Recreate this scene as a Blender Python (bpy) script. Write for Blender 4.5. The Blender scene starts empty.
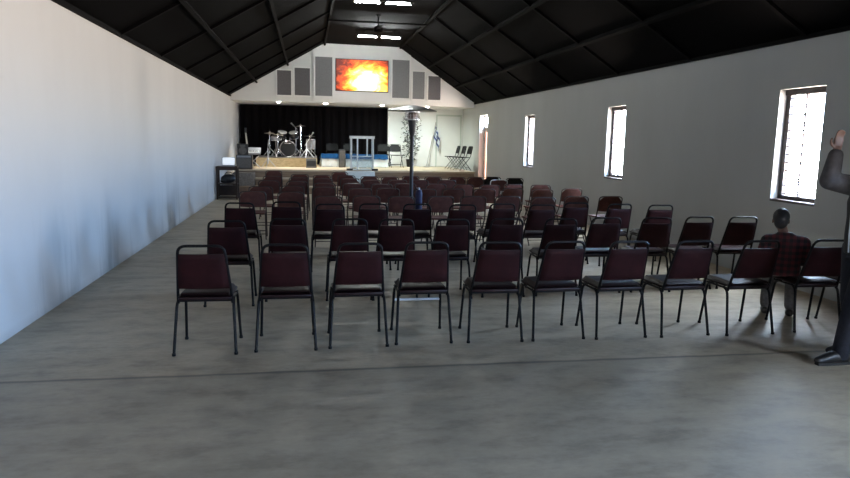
import bpy, bmesh, math, random
from mathutils import Vector, Matrix, Euler
random.seed(7)
sc = bpy.context.scene
COL = sc.collection
PI = math.pi

# ------------------------------------------------------------------ helpers
def bez_round(pts, r, n=5, closed=False):
    """polyline with its corners rounded"""
    pts = [Vector(p) for p in pts]
    out = []
    N = len(pts)
    for i, p in enumerate(pts):
        if not closed and i in (0, N-1):
            out.append(p); continue
        a = pts[(i-1) % N]; b = pts[(i+1) % N]
        da = (a-p); db = (b-p)
        ra = min(r, da.length*.49); rb = min(r, db.length*.49)
        A = p+da.normalized()*ra; B = p+db.normalized()*rb
        for k in range(n+1):
            t = k/n
            out.append(A*(1-t)**2 + p*2*t*(1-t) + B*t*t)
    return out

class MB:
    def __init__(s): s.v = []; s.f = []; s.m = []
    def add(s, vs, fs, mi=0):
        o = len(s.v)
        s.v += [tuple(v) for v in vs]
        s.f += [tuple(i+o for i in f) for f in fs]
        s.m += [mi]*len(fs)
        return s
    def box(s, a, b, mi=0, rot=None, bev=0, seg=2):
        c = Vector([(a[i]+b[i])/2 for i in range(3)]); h = [abs(b[i]-a[i])/2 for i in range(3)]
        if bev:
            bm = bmesh.new(); bmesh.ops.create_cube(bm, size=2)
            for v in bm.verts: v.co = Vector((v.co.x*h[0], v.co.y*h[1], v.co.z*h[2]))
            bmesh.ops.bevel(bm, geom=bm.edges[:], offset=bev, segments=seg, profile=.5, affect='EDGES', clamp_overlap=True)
            bm.verts.index_update()
            vs = [v.co.copy() for v in bm.verts]; fs = [[v.index for v in f.verts] for f in bm.faces]
            bm.free()
        else:
            vs = [Vector((x*h[0], y*h[1], z*h[2])) for x in (-1, 1) for y in (-1, 1) for z in (-1, 1)]
            fs = [(0,1,3,2),(4,6,7,5),(0,4,5,1),(2,3,7,6),(0,2,6,4),(1,5,7,3)]
        if rot is not None: vs = [rot @ v for v in vs]
        return s.add([v+c for v in vs], fs, mi)
    def tube(s, pts, r, seg=8, closed=False, mi=0, r2=None, flat=1.0):
        pts = [Vector(p) for p in pts]; N = len(pts)
        T = []
        for i in range(N):
            a = pts[(i-1) % N] if (closed or i > 0) else pts[i]
            b = pts[(i+1) % N] if (closed or i < N-1) else pts[i]
            T.append((b-a).normalized())
        up = Vector((0,0,1)) if abs(T[0].z) < .9 else Vector((1,0,0))
        n = T[0].cross(up).normalized()
        vs = []
        for i in range(N):
            n = (n - T[i]*n.dot(T[i])).normalized(); b = T[i].cross(n)
            rr = r if r2 is None else r+(r2-r)*i/max(1, N-1)
            for k in range(seg):
                a = 2*PI*k/seg
                vs.append(pts[i]+n*math.cos(a)*rr+b*math.sin(a)*rr*flat)
        fs = []
        for i in range(N if closed else N-1):
            j = (i+1) % N
            for k in range(seg):
                l = (k+1) % seg
                fs.append((i*seg+k, i*seg+l, j*seg+l, j*seg+k))
        if not closed:
            fs.append(tuple(range(seg))[::-1]); fs.append(tuple((N-1)*seg+k for k in range(seg)))
        return s.add(vs, fs, mi)
    def lathe(s, prof, c=(0,0,0), seg=20, mi=0, axis=None):
        vs = []; fs = []
        M = Matrix.Identity(3) if axis is None else Vector((0,0,1)).rotation_difference(Vector(axis)).to_matrix()
        for (r, z) in prof:
            for k in range(seg):
                a = 2*PI*k/seg
                vs.append(Vector(c)+M @ Vector((r*math.cos(a), r*math.sin(a), z)))
        for i in range(len(prof)-1):
            for k in range(seg):
                l = (k+1) % seg
                fs.append((i*seg+k, i*seg+l, (i+1)*seg+l, (i+1)*seg+k))
        fs.append(tuple(range(seg))[::-1]); fs.append(tuple((len(prof)-1)*seg+k for k in range(seg)))
        return s.add(vs, fs, mi)
    def prism(s, poly, d, mi=0):
        """poly of 3D points extruded by the vector d"""
        n = len(poly); d = Vector(d)
        vs = [Vector(p) for p in poly]+[Vector(p)+d for p in poly]
        fs = [tuple(range(n))[::-1], tuple(range(n, 2*n))]+[(i, (i+1) % n, n+(i+1) % n, n+i) for i in range(n)]
        return s.add(vs, fs, mi)
    def sheet(s, fn, nu, nv, th=0, mi=0):
        P = [[Vector(fn(i/nu, j/nv)) for j in range(nv+1)] for i in range(nu+1)]
        vs = [p for row in P for p in row]; W = nv+1
        fs = [(i*W+j, (i+1)*W+j, (i+1)*W+j+1, i*W+j+1) for i in range(nu) for j in range(nv)]
        if th:
            nn = len(vs); nrm = []
            for i in range(nu+1):
                for j in range(nv+1):
                    a = P[min(i+1, nu)][j]-P[max(i-1, 0)][j]; b = P[i][min(j+1, nv)]-P[i][max(j-1, 0)]
                    nrm.append(a.cross(b).normalized())
            vs = vs+[v+n*th for v, n in zip(vs, nrm)]
            fs = fs+[tuple(k+nn for k in f)[::-1] for f in fs]
            edge = [i*W for i in range(nu+1)]+[nu*W+j for j in range(1, nv+1)]+[i*W+nv for i in range(nu-1, -1, -1)]+[j for j in range(nv-1, 0, -1)]
            for k in range(len(edge)):
                a = edge[k]; b = edge[(k+1) % len(edge)]
                fs.append((a, b, b+nn, a+nn)[::-1])
        return s.add(vs, fs, mi)
    def sphere(s, c, rad, seg=14, mi=0):
        if not hasattr(rad, '__len__'): rad = (rad,)*3
        n = seg//2
        vs = []; fs = []
        for i in range(1, n):
            t = PI*i/n
            for k in range(seg):
                a = 2*PI*k/seg
                vs.append(Vector(c)+Vector((rad[0]*math.sin(t)*math.cos(a), rad[1]*math.sin(t)*math.sin(a), rad[2]*math.cos(t))))
        vs.append(Vector(c)+Vector((0,0,rad[2]))); vs.append(Vector(c)-Vector((0,0,rad[2])))
        T = len(vs)-2; B = len(vs)-1
        for i in range(n-2):
            for k in range(seg):
                l = (k+1) % seg
                fs.append((i*seg+k, (i+1)*seg+k, (i+1)*seg+l, i*seg+l))
        for k in range(seg):
            l = (k+1) % seg
            fs.append((T, k, l)); fs.append((B, (n-2)*seg+l, (n-2)*seg+k))
        return s.add(vs, fs, mi)
    def caps(s, pts, rads, seg=12, mi=0):
        """tapered limb: balls at the joints and cones between them"""
        for p, r in zip(pts, rads): s.sphere(p, r, seg, mi)
        for i in range(len(pts)-1):
            s.tube([pts[i], pts[i+1]], rads[i], seg, mi=mi, r2=rads[i+1])
        return s
    def loft(s, rings, seg=18, mi=0):
        """rings: (centre, rx, ry) stacked; closed at both ends"""
        vs = []; fs = []
        for (c, rx, ry) in rings:
            for k in range(seg):
                a = 2*PI*k/seg
                vs.append(Vector(c)+Vector((rx*math.cos(a), ry*math.sin(a), 0)))
        for i in range(len(rings)-1):
            for k in range(seg):
                l = (k+1) % seg
                fs.append((i*seg+k, i*seg+l, (i+1)*seg+l, (i+1)*seg+k))
        fs.append(tuple(range(seg))[::-1]); fs.append(tuple((len(rings)-1)*seg+k for k in range(seg)))
        return s.add(vs, fs, mi)
    def xf(s, M): s.v = [tuple(M @ Vector(v)) for v in s.v]; return s
    def mesh(s, name, mats, smooth=True):
        me = bpy.data.meshes.new(name)
        me.from_pydata(s.v, [], s.f)
        for m in (mats if isinstance(mats, (list, tuple)) else [mats]): me.materials.append(m)
        me.polygons.foreach_set('material_index', s.m)
        bm = bmesh.new(); bm.from_mesh(me)
        bmesh.ops.recalc_face_normals(bm, faces=bm.faces[:])
        bm.to_mesh(me); bm.free()
        if smooth:
            me.polygons.foreach_set('use_smooth', [True]*len(me.polygons))
            me.set_sharp_from_angle(angle=math.radians(40))
        return me
    def build(s, name, mats, parent=None, smooth=True):
        o = bpy.data.objects.new(name, s.mesh(name, mats, smooth))
        COL.objects.link(o)
        if parent is not None: o.parent = parent
        return o

def tag(o, label, cat, group=None, kind=None):
    if label: o['label'] = label
    if cat: o['category'] = cat
    if group: o['group'] = group
    if kind: o['kind'] = kind
    return o
def empty(name, loc=(0,0,0), rz=0):
    o = bpy.data.objects.new(name, None); COL.objects.link(o)
    o.empty_display_size = .1
    o.location = loc; o.rotation_euler = (0,0,rz)
    return o
def thing(name, label, cat, loc=(0,0,0), rz=0, group=None):
    return tag(empty(name, loc, rz), label, cat, group)
def structure(o): o['kind'] = 'structure'; return o
def dup(root, loc, rz, label=None, group=None):
    r = root.copy(); COL.objects.link(r); r.location = loc; r.rotation_euler = (0,0,rz)
    if label: r['label'] = label
    if group: r['group'] = group
    for ch in list(root.children):
        c = ch.copy(); COL.objects.link(c); c.parent = r
        for g in ch.children:
            d = g.copy(); COL.objects.link(d); d.parent = c
    return r
def organic(mb, name, mats, parent, voxel=.012, it=4):
    """merge overlapping shapes into one continuous skin"""
    ob = mb.build('tmp_form', mats)
    r = ob.modifiers.new('r', 'REMESH'); r.mode = 'VOXEL'; r.voxel_size = voxel
    s = ob.modifiers.new('s', 'SMOOTH'); s.iterations = it; s.factor = .5
    dg = bpy.context.evaluated_depsgraph_get()
    me = bpy.data.meshes.new_from_object(ob.evaluated_get(dg))
    bpy.data.objects.remove(ob)
    me.name = name
    me.materials.clear()
    for m in (mats if isinstance(mats, (list, tuple)) else [mats]): me.materials.append(m)
    me.polygons.foreach_set('use_smooth', [True]*len(me.polygons))
    o = bpy.data.objects.new(name, me); COL.objects.link(o)
    if parent is not None: o.parent = parent
    return o

# ------------------------------------------------------------------ materials
def mat(name, col, rough=.6, metal=0., spec=.5, noise=0., scale=8., bump=0., bscale=60., coat=0., col2=None):
    m = bpy.data.materials.new(name); m.use_nodes = True
    nt = m.node_tree; b = nt.nodes['Principled BSDF']
    b.inputs['Base Color'].default_value = (*col, 1)
    b.inputs['Roughness'].default_value = rough; b.inputs['Metallic'].default_value = metal
    b.inputs['Specular IOR Level'].default_value = spec
    b.inputs['Coat Weight'].default_value = coat
    tc = nt.nodes.new('ShaderNodeTexCoord')
    if noise or col2:
        n = nt.nodes.new('ShaderNodeTexNoise'); n.inputs['Scale'].default_value = scale; n.inputs['Detail'].default_value = 5
        nt.links.new(tc.outputs['Object'], n.inputs['Vector'])
        r = nt.nodes.new('ShaderNodeValToRGB')
        c2 = col2 or tuple(min(1, c*(1+noise)) for c in col); c1 = col if col2 else tuple(c*(1-noise) for c in col)
        r.color_ramp.elements[0].color = (*c1, 1); r.color_ramp.elements[1].color = (*c2, 1)
        r.color_ramp.elements[0].position = .35; r.color_ramp.elements[1].position = .65
        nt.links.new(n.outputs['Fac'], r.inputs['Fac']); nt.links.new(r.outputs['Color'], b.inputs['Base Color'])
    if bump:
        n2 = nt.nodes.new('ShaderNodeTexNoise'); n2.inputs['Scale'].default_value = bscale; n2.inputs['Detail'].default_value = 4
        nt.links.new(tc.outputs['Object'], n2.inputs['Vector'])
        bp = nt.nodes.new('ShaderNodeBump'); bp.inputs['Strength'].default_value = bump; bp.inputs['Distance'].default_value = .01
        nt.links.new(n2.outputs['Fac'], bp.inputs['Height']); nt.links.new(bp.outputs['Normal'], b.inputs['Normal'])
    return m
def emis(name, col, st):
    m = bpy.data.materials.new(name); m.use_nodes = True
    b = m.node_tree.nodes['Principled BSDF']
    b.inputs['Base Color'].default_value = (*[min(1, c) for c in col], 1)
    b.inputs['Emission Color'].default_value = (*col, 1); b.inputs['Emission Strength'].default_value = st
    return m

M = {}
M['vinyl'] = mat('maroon_vinyl', (.0185,.0042,.0050), .65, spec=.12, noise=.25, scale=9, bump=.15, bscale=180)
M['seat_vinyl'] = mat('maroon_seat_vinyl', (.0140,.0040,.0046), .45, spec=.26, noise=.2, scale=9, bump=.1, bscale=180)
M['brown_pad'] = mat('brown_padding', (.105,.042,.034), .65, spec=.12, noise=.2, scale=12, bump=.1, bscale=150)
M['black_pad'] = mat('black_plastic', (.010,.010,.011), .6, spec=.2, noise=.2, scale=12)
M['frame'] = mat('black_tube', (.005,.0045,.005), .5, spec=.14, noise=.15, scale=20)
M['fold_frame'] = mat('dark_brown_tube', (.030,.016,.013), .35, spec=.5, noise=.15, scale=20)
M['rubber'] = mat('rubber', (.012,.012,.012), .8, noise=.1)
M['chrome'] = mat('chrome', (.75,.75,.76), .18, 1., noise=.05)
M['alu'] = mat('white_aluminium', (.72,.75,.78), .35, .3, noise=.05)
M['steel'] = mat('brushed_steel', (.45,.45,.46), .3, 1., noise=.08, scale=30)
M['black'] = mat('black_paint', (.014,.014,.016), .45, noise=.2, scale=10)
M['darkwood'] = mat('dark_wood', (.030,.015,.010), .5, noise=.35, scale=6)
M['ceil'] = mat('black_ceiling', (.0008,.0006,.0009), .9, spec=.06, noise=.35, scale=1.3)
M['beam'] = mat('black_beam', (.0016,.0013,.0016), .8, spec=.08, noise=.3, scale=5)
M['white'] = mat('white_plaster', (.74,.74,.73), .7, noise=.02, scale=2, bump=.04, bscale=25)
M['whitewood'] = mat('white_gloss_paint', (.80,.80,.79), .5, noise=.02, scale=3)
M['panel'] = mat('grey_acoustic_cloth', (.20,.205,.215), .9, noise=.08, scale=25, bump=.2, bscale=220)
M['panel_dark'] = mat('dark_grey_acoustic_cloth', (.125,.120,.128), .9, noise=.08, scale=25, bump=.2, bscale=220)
M['curtain'] = mat('black_cloth', (.0035,.0028,.0035), .95, spec=.1, noise=.2, scale=8)
M['winframe'] = mat('brown_steel_window', (.105,.082,.078), .5, noise=.15)
M['cloth_white'] = mat('white_tablecloth', (.62,.66,.66), .85, noise=.04, scale=10)
M['cloth_blue'] = mat('blue_tablecloth', (.008,.050,.14), .9, spec=.1, noise=.15, scale=10)
M['gas'] = mat('blue_cylinder_paint', (.024,.029,.080), .5, spec=.3, noise=.15)
M['leaf'] = mat('leaf', (.030,.040,.026), .6, noise=.4, scale=9)
M['bark'] = mat('bark', (.06,.045,.035), .8, noise=.3)
M['flagwhite'] = mat('flag_white', (.50,.54,.60), .8, noise=.03)
M['flagblue'] = mat('flag_blue', (.012,.025,.12), .8, noise=.05)
M['carpet'] = mat('beige_carpet', (.20,.165,.135), .95, noise=.25, scale=30, bump=.3, bscale=200)
M['key_grey'] = mat('grey_plastic', (.26,.28,.31), .45, noise=.08)
M['drum_shell'] = mat('black_drum_shell', (.012,.012,.014), .2, noise=.15)
M['drum_head'] = mat('drum_head', (.16,.16,.16), .5, noise=.05)
M['drum_black'] = mat('black_drum_head', (.006,.006,.006), .35, noise=.05)
M['grey_drum'] = mat('grey_drum_wrap', (.15,.15,.155), .35, noise=.2, scale=40)
M['cymbal'] = mat('bronze_cymbal', (.28,.25,.20), .35, 1., noise=.15, scale=30)
M['monitor_grey'] = mat('charcoal_box', (.11,.105,.10), .7, noise=.15, scale=20)
M['skin'] = mat('skin', (.19,.105,.075), .5, noise=.08, scale=15)
M['skin2'] = mat('skin_child', (.14,.075,.052), .5, noise=.08, scale=15)
M['hair'] = mat('dark_hair', (.010,.008,.008), .6, noise=.3, scale=60, bump=.4, bscale=120)
M['shirt'] = mat('charcoal_shirt', (.085,.078,.080), .8, noise=.15, scale=25, bump=.15, bscale=90)
M['vest'] = mat('black_vest', (.014,.014,.016), .75, noise=.15, scale=25)
M['jeans'] = mat('navy_jeans', (.010,.012,.020), .85, noise=.25, scale=40)
M['shoe'] = mat('black_shoe', (.014,.012,.011), .4, noise=.2)
M['sole'] = mat('shoe_sole', (.03,.028,.026), .8, noise=.1)
M['trousers'] = mat('grey_trousers', (.085,.08,.078), .85, noise=.2, scale=30)
M['lip'] = mat('lips', (.15,.06,.05), .5, noise=.05)
M['eye'] = mat('eye_white', (.32,.30,.28), .3, noise=.02)
M['doorleaf'] = mat('cream_door', (.56,.47,.41), .6, noise=.04, scale=4)
M['screenblack'] = mat('screen_bezel', (.01,.01,.01), .35, noise=.1)
M['paper'] = emis('lit_screen', (.90,.95,1.0), .55)
M['tube_on'] = emis('fluorescent_tube', (.95,1.0,.98), 420)
M['lamp_on'] = emis('downlight_lens', (1.0,.97,.92), 45)
M['glow'] = emis('heater_glow', (.8,.55,.45), .02)

def wood(name, c1, c2, scale=3., stretch=(1,12,12), rough=.55):
    m = bpy.data.materials.new(name); m.use_nodes = True
    nt = m.node_tree; b = nt.nodes['Principled BSDF']; b.inputs['Roughness'].default_value = rough
    tc = nt.nodes.new('ShaderNodeTexCoord'); mp = nt.nodes.new('ShaderNodeMapping'); mp.inputs['Scale'].default_value = stretch
    n = nt.nodes.new('ShaderNodeTexNoise'); n.inputs['Scale'].default_value = scale; n.inputs['Detail'].default_value = 6
    r = nt.nodes.new('ShaderNodeValToRGB'); r.color_ramp.elements[0].color = (*c1,1); r.color_ramp.elements[1].color = (*c2,1)
    r.color_ramp.elements[0].position = .3; r.color_ramp.elements[1].position = .7
    nt.links.new(tc.outputs['Object'], mp.inputs['Vector']); nt.links.new(mp.outputs['Vector'], n.inputs['Vector'])
    nt.links.new(n.outputs['Fac'], r.inputs['Fac']); nt.links.new(r.outputs['Color'], b.inputs['Base Color'])
    return m
M['deck'] = wood('pale_stage_wood', (.40,.31,.21), (.55,.45,.32))
M['step'] = wood('brown_step_wood', (.19,.125,.08), (.29,.20,.13))
M['osb'] = wood('pale_board', (.40,.31,.17), (.58,.47,.28), 14, (1,2,2))

class NT:
    """small node graph helper"""
    def __init__(s, name):
        s.m = bpy.data.materials.new(name); s.m.use_nodes = True
        s.nt = s.m.node_tree; s.b = s.nt.nodes['Principled BSDF']
        s.pos = s.nt.nodes.new('ShaderNodeNewGeometry').outputs['Position']
    def n(s, t, **kw):
        x = s.nt.nodes.new(t)
        for k, v in kw.items(): setattr(x, k, v)
        return x
    def l(s, a, b): s.nt.links.new(a, b)
    def math(s, op, a, b=None, c=None, clamp=False):
        x = s.n('ShaderNodeMath', operation=op); x.use_clamp = clamp
        for i, q in enumerate((a, b, c)):
            if q is None: continue
            if isinstance(q, (int, float)): x.inputs[i].default_value = q
            else: s.l(q, x.inputs[i])
        return x.outputs[0]
    def xyz(s, v=None):
        x = s.n('ShaderNodeSeparateXYZ'); s.l(v or s.pos, x.inputs[0]); return x.outputs
    def noise(s, scale, detail=5, stretch=None, rough=.55, dist=0):
        v = s.pos
        if stretch:
            mp = s.n('ShaderNodeMapping'); mp.inputs['Scale'].default_value = stretch; s.l(v, mp.inputs[0]); v = mp.outputs[0]
        x = s.n('ShaderNodeTexNoise'); x.inputs['Scale'].default_value = scale; x.inputs['Detail'].default_value = detail
        x.inputs['Roughness'].default_value = rough; x.inputs['Distortion'].default_value = dist
        s.l(v, x.inputs['Vector']); return x.outputs['Fac']
    def ramp(s, f, stops):
        r = s.n('ShaderNodeValToRGB'); e = r.color_ramp.elements
        while len(e) < len(stops): e.new(.5)
        for el, (p, c) in zip(e, stops): el.position = p; el.color = (*c, 1) if len(c) == 3 else c
        s.l(f, r.inputs['Fac']); return r.outputs['Color']
    def mix(s, f, a, b, mode='MIX'):
        x = s.n('ShaderNodeMix', data_type='RGBA', blend_type=mode)
        for i, q in ((0, f), (6, a), (7, b)):
            if isinstance(q, (int, float)): x.inputs[i].default_value = q
            elif isinstance(q, tuple): x.inputs[i].default_value = (*q, 1)
            else: s.l(q, x.inputs[i])
        return x.outputs[2]
    def col(s, c): s.l(c, s.b.inputs['Base Color'])

# concrete floor: mottled trowel marks, cut joints across the hall
g = NT('polished_concrete')
x, y, z = g.xyz()
a = g.noise(.8, 7, (1,2.2,1), .62); b_ = g.noise(3.0, 8, (1,1.9,1), .68); c_ = g.noise(16, 6, (1,1.8,1), .7)
base = g.ramp(a, [(.33,(.32,.250,.160)),(.5,(.475,.385,.260)),(.66,(.61,.505,.355))])
base = g.mix(.55, base, g.ramp(b_, [(.36,(.215,.166,.105)),(.5,(.475,.385,.260)),(.66,(.62,.51,.355))]))
base = g.mix(.24, base, g.ramp(c_, [(.3,(.10,.10,.09)),(.7,(.32,.31,.30))]))
wob = g.math('MULTIPLY', g.math('SUBTRACT', g.noise(2.0, 4), .5), .06)
yw = g.math('ADD', y, wob)
for jy, w in ((4.81,.034),(11.45,.022),(17.5,.018)):
    d = g.math('ABSOLUTE', g.math('SUBTRACT', yw, jy))
    k = g.math('SUBTRACT', 1, g.math('DIVIDE', d, w), clamp=True)
    base = g.mix(g.math('MULTIPLY', k, .75), base, (.05,.047,.042))
near = g.math('LESS_THAN', yw, 4.81)
base = g.mix(g.math('MULTIPLY', near, .22), base, (.20,.18,.15))
spot = g.noise(1.7, 2, None, .5)
base = g.mix(g.math('MULTIPLY', g.math('SUBTRACT', spot, .66, None, True), 3.0), base, (.07,.065,.055))
g.col(base)
rg = g.math('ADD', g.math('MULTIPLY', b_, .30), .42); g.l(rg, g.b.inputs['Roughness'])
g.b.inputs['Specular IOR Level'].default_value = .45
bp = g.n('ShaderNodeBump'); bp.inputs['Strength'].default_value = .06; bp.inputs['Distance'].default_value = .01
g.l(c_, bp.inputs['Height']); g.l(bp.outputs[0], g.b.inputs['Normal'])
M['floor'] = g.m

# white painted plaster of the long walls, damp stains climbing from the floor
def wall_mat(name, amount, lo=(.70,.70,.69), hi=(.79,.79,.785)):
    g = NT(name); x, y, z = g.xyz()
    base = g.ramp(g.noise(.8, 5, (1,1,.35)), [(.3,lo),(.7,hi)])
    st = g.noise(1.5, 5, (1,1.0,.16), .6)
    hgt = g.math('SUBTRACT', 1, g.math('DIVIDE', z, g.math('ADD', .25, g.math('MULTIPLY', g.noise(.9, 3, (1,1,.02)), 1.5))), clamp=True)
    k = g.math('MULTIPLY', g.math('MULTIPLY', g.math('SUBTRACT', st, .52, None, True), 6.0, None, True), hgt)
    base = g.mix(g.math('MULTIPLY', k, amount), base, (.20,.21,.21))
    foot = g.math('MULTIPLY', g.math('SUBTRACT', 1, g.math('DIVIDE', z, .09), None, True), .6)
    base = g.mix(g.math('MULTIPLY', foot, g.noise(4, 3)), base, (.22,.21,.19))
    g.col(base); g.b.inputs['Roughness'].default_value = .55
    bp = g.n('ShaderNodeBump'); bp.inputs['Strength'].default_value = .12; bp.inputs['Distance'].default_value = .01
    g.l(g.noise(9, 5), bp.inputs['Height']); g.l(bp.outputs[0], g.b.inputs['Normal'])
    return g.m
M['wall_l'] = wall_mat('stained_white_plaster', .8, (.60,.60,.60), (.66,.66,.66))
M['wall_r'] = wall_mat('white_plaster_in_shade', .2, (.45,.46,.45), (.51,.52,.51))  # same white paint as the left wall, darkened to carry its shade

# fiery picture on the projection screen
g = NT('fiery_picture'); x, y, z = g.xyz()
u = g.math('DIVIDE', g.math('SUBTRACT', x, .96), 1.73); v = g.math('DIVIDE', g.math('SUBTRACT', z, 3.28), 1.02)
du = g.math('MULTIPLY', g.math('SUBTRACT', u, .60), 1.35); dv = g.math('MULTIPLY', g.math('SUBTRACT', v, .30), .95)
d = g.math('SQRT', g.math('ADD', g.math('MULTIPLY', du, du), g.math('MULTIPLY', dv, dv)))
d = g.math('ADD', d, g.math('MULTIPLY', g.math('SUBTRACT', g.noise(2.6, 5, (1,1,1.6), .6, .8), .5), .75))
c = g.ramp(d, [(.24,(1,1,.82)),(.39,(1,.84,.18)),(.51,(1,.46,.04)),(.64,(.75,.085,.010)),(.84,(.13,.014,.006))])
g.b.inputs['Base Color'].default_value = (0,0,0,1)
g.l(c, g.b.inputs['Emission Color']); g.b.inputs['Emission Strength'].default_value = 1.7
M['fire'] = g.m

# red and black plaid
g = NT('red_plaid'); tc = g.n('ShaderNodeTexCoord'); x, y, z = g.xyz(tc.outputs['Object'])
def band(c, f): return g.math('GREATER_THAN', g.math('SINE', g.math('MULTIPLY', c, f)), 0.0)
bx = band(x, 105); bz = band(z, 105); by = band(y, 105)
s = g.math('ADD', g.math('MULTIPLY', bx, .5), g.math('MULTIPLY', bz, .5))
g.col(g.ramp(s, [(0,(.007,.005,.006)),(.5,(.045,.010,.012)),(1,(.105,.014,.016))])); g.b.inputs['Roughness'].default_value = .85
M['plaid'] = g.m

# clear glazing
m = bpy.data.materials.new('clear_glass'); m.use_nodes = True
nt = m.node_tree; nt.nodes.remove(nt.nodes['Principled BSDF'])
tr = nt.nodes.new('ShaderNodeBsdfTransparent'); gl = nt.nodes.new('ShaderNodeBsdfGlossy'); gl.inputs['Roughness'].default_value = .03
tr.inputs['Color'].default_value = (.95,.97,.97,1)
fr = nt.nodes.new('ShaderNodeLayerWeight'); fr.inputs['Blend'].default_value = .5; mx = nt.nodes.new('ShaderNodeMixShader')
pw = nt.nodes.new('ShaderNodeMath'); pw.operation = 'POWER'; pw.inputs[1].default_value = 5
ma = nt.nodes.new('ShaderNodeMath'); ma.operation = 'MULTIPLY_ADD'; ma.inputs[1].default_value = .7; ma.inputs[2].default_value = .03
nt.links.new(fr.outputs['Facing'], pw.inputs[0]); nt.links.new(pw.outputs[0], ma.inputs[0])
nt.links.new(ma.outputs[0], mx.inputs[0]); nt.links.new(tr.outputs[0], mx.inputs[1]); nt.links.new(gl.outputs[0], mx.inputs[2])
nt.links.new(mx.outputs[0], nt.nodes['Material Output'].inputs[0])
M['glass'] = m
m = bpy.data.materials.new('tinted_acrylic'); m.use_nodes = True
nt = m.node_tree; nt.nodes.remove(nt.nodes['Principled BSDF'])
tr = nt.nodes.new('ShaderNodeBsdfTransparent'); gl = nt.nodes.new('ShaderNodeBsdfGlossy'); gl.inputs['Roughness'].default_value = .08
tr.inputs['Color'].default_value = (.74,.80,.85,1); df = nt.nodes.new('ShaderNodeBsdfDiffuse'); df.inputs['Color'].default_value = (.55,.65,.72,1)
m1 = nt.nodes.new('ShaderNodeMixShader'); m1.inputs[0].default_value = .10; m2 = nt.nodes.new('ShaderNodeMixShader'); m2.inputs[0].default_value = .12
nt.links.new(tr.outputs[0], m1.inputs[1]); nt.links.new(gl.outputs[0], m1.inputs[2])
nt.links.new(m1.outputs[0], m2.inputs[1]); nt.links.new(df.outputs[0], m2.inputs[2])
nt.links.new(m2.outputs[0], nt.nodes['Material Output'].inputs[0])
M['acrylic'] = m
m = bpy.data.materials.new('tinted_door_glass'); m.use_nodes = True
nt = m.node_tree; nt.nodes.remove(nt.nodes['Principled BSDF'])
tr = nt.nodes.new('ShaderNodeBsdfTransparent'); tr.inputs['Color'].default_value = (.24,.18,.155,1)
gl = nt.nodes.new('ShaderNodeBsdfGlossy'); gl.inputs['Roughness'].default_value = .1; mx = nt.nodes.new('ShaderNodeMixShader'); mx.inputs[0].default_value = .06
nt.links.new(tr.outputs[0], mx.inputs[1]); nt.links.new(gl.outputs[0], mx.inputs[2]); nt.links.new(mx.outputs[0], nt.nodes['Material Output'].inputs[0])
M['amber'] = m

# ------------------------------------------------------------------ setting
XL, XR, WT = -2.45, 5.83, .22        # inner faces of the long walls, wall thickness
ZE, ZT = 3.02, 4.78                  # eaves and flat top of the ceiling
XA, XB = .575, 3.09                  # edges of the flat top
YR, YB = -7.0, 26.6                  # rear wall, far end
def gy(x): return 22.86+.07*(x-XL)   # front face of the gable wall

structure(MB().box((XL-.4,YR-.4,-.2), (XR+.4,YB+.4,0)).build('floor', M['floor']))
# end doors and windows in the right wall; last two unseen, added for daylight
OPEN = [(6.91,7.67,1.02,2.41), (11.83,12.58,1.02,2.41), (16.95,17.70,1.02,2.41), (21.62,22.62,0.0,2.56), (1.85,2.61,1.00,2.41), (-3.0,-1.5,0.0,2.85)]
def pierced(x0, x1, y0, y1, z0, z1, holes, m, name):
    b = MB(); ys = y0
    for (a, c, d, e) in sorted(holes):
        b.box((x0,ys,z0), (x1,a,z1))
        if d > z0: b.box((x0,a,z0), (x1,c,d))
        b.box((x0,a,e), (x1,c,z1)); ys = c
    b.box((x0,ys,z0), (x1,y1,z1))
    return structure(b.build(name, m, smooth=False))
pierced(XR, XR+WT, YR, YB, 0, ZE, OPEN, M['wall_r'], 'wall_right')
structure(MB().box((XL-WT,YR,0), (XL,YB,ZE)).build('wall_left', M['wall_l'], smooth=False))
prof = [(XL,0),(XR,0),(XR,ZE),(XB,ZT),(XA,ZT),(XL,ZE)]
structure(MB().prism([(x,YR-.2,z) for x, z in prof], (0,.2,0)).build('wall_rear', M['white'], smooth=False))
structure(MB().box((XL-WT,YB,0), (XR+WT,YB+.2,ZT)).build('wall_front', M['white'], smooth=False))
# ceiling: two slopes and a flat middle, 12 cm thick
t = .12
cp = [(XL-WT,ZE),(XL,ZE),(XA,ZT),(XB,ZT),(XR,ZE),(XR+WT,ZE),(XR+WT,ZE+t),(XB+.05,ZT+t),(XA-.05,ZT+t),(XL-WT,ZE+t)]
structure(MB().prism([(x,YR-.2,z) for x, z in cp], (0,YB-YR+.4,0)).build('ceiling', M['ceil'], smooth=False))
# purlins along the hall and rafters across it
ntrim = [0]
def trim(mb, m): ntrim[0] += 1; return structure(mb.build('trim_%d' % ntrim[0], m, smooth=False))
def slopez(x):
    if x < XA: return ZE+(x-XL)*(ZT-ZE)/(XA-XL)
    if x > XB: return ZE+(XR-x)*(ZT-ZE)/(XR-XB)
    return ZT
for px in (-1.62,-.62,XA,XB,4.04,5.0):
    zc = slopez(px)
    ang = -math.atan((ZT-ZE)/(XA-XL))*(1 if px <= XA else -1) * (1 if px not in (XA, XB) else .5)
    R_ = Matrix.Rotation(ang, 3, 'Y')
    trim(MB().box((px-.03,YR,zc-.085), (px+.03,22.9,zc+.02), rot=R_), M['beam'])
yy = -5.0
while yy < 22:
    for side in (0, 1):
        xs = (XL, XA) if side == 0 else (XR, XB)
        poly = [(xs[0],yy,ZE-.0), (xs[1],yy,ZT), (xs[1],yy,ZT-.05), (xs[0],yy,ZE-.05)]
        trim(MB().prism(poly, (0,.07,0)), M['beam'])
    yy += 2.45
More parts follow.
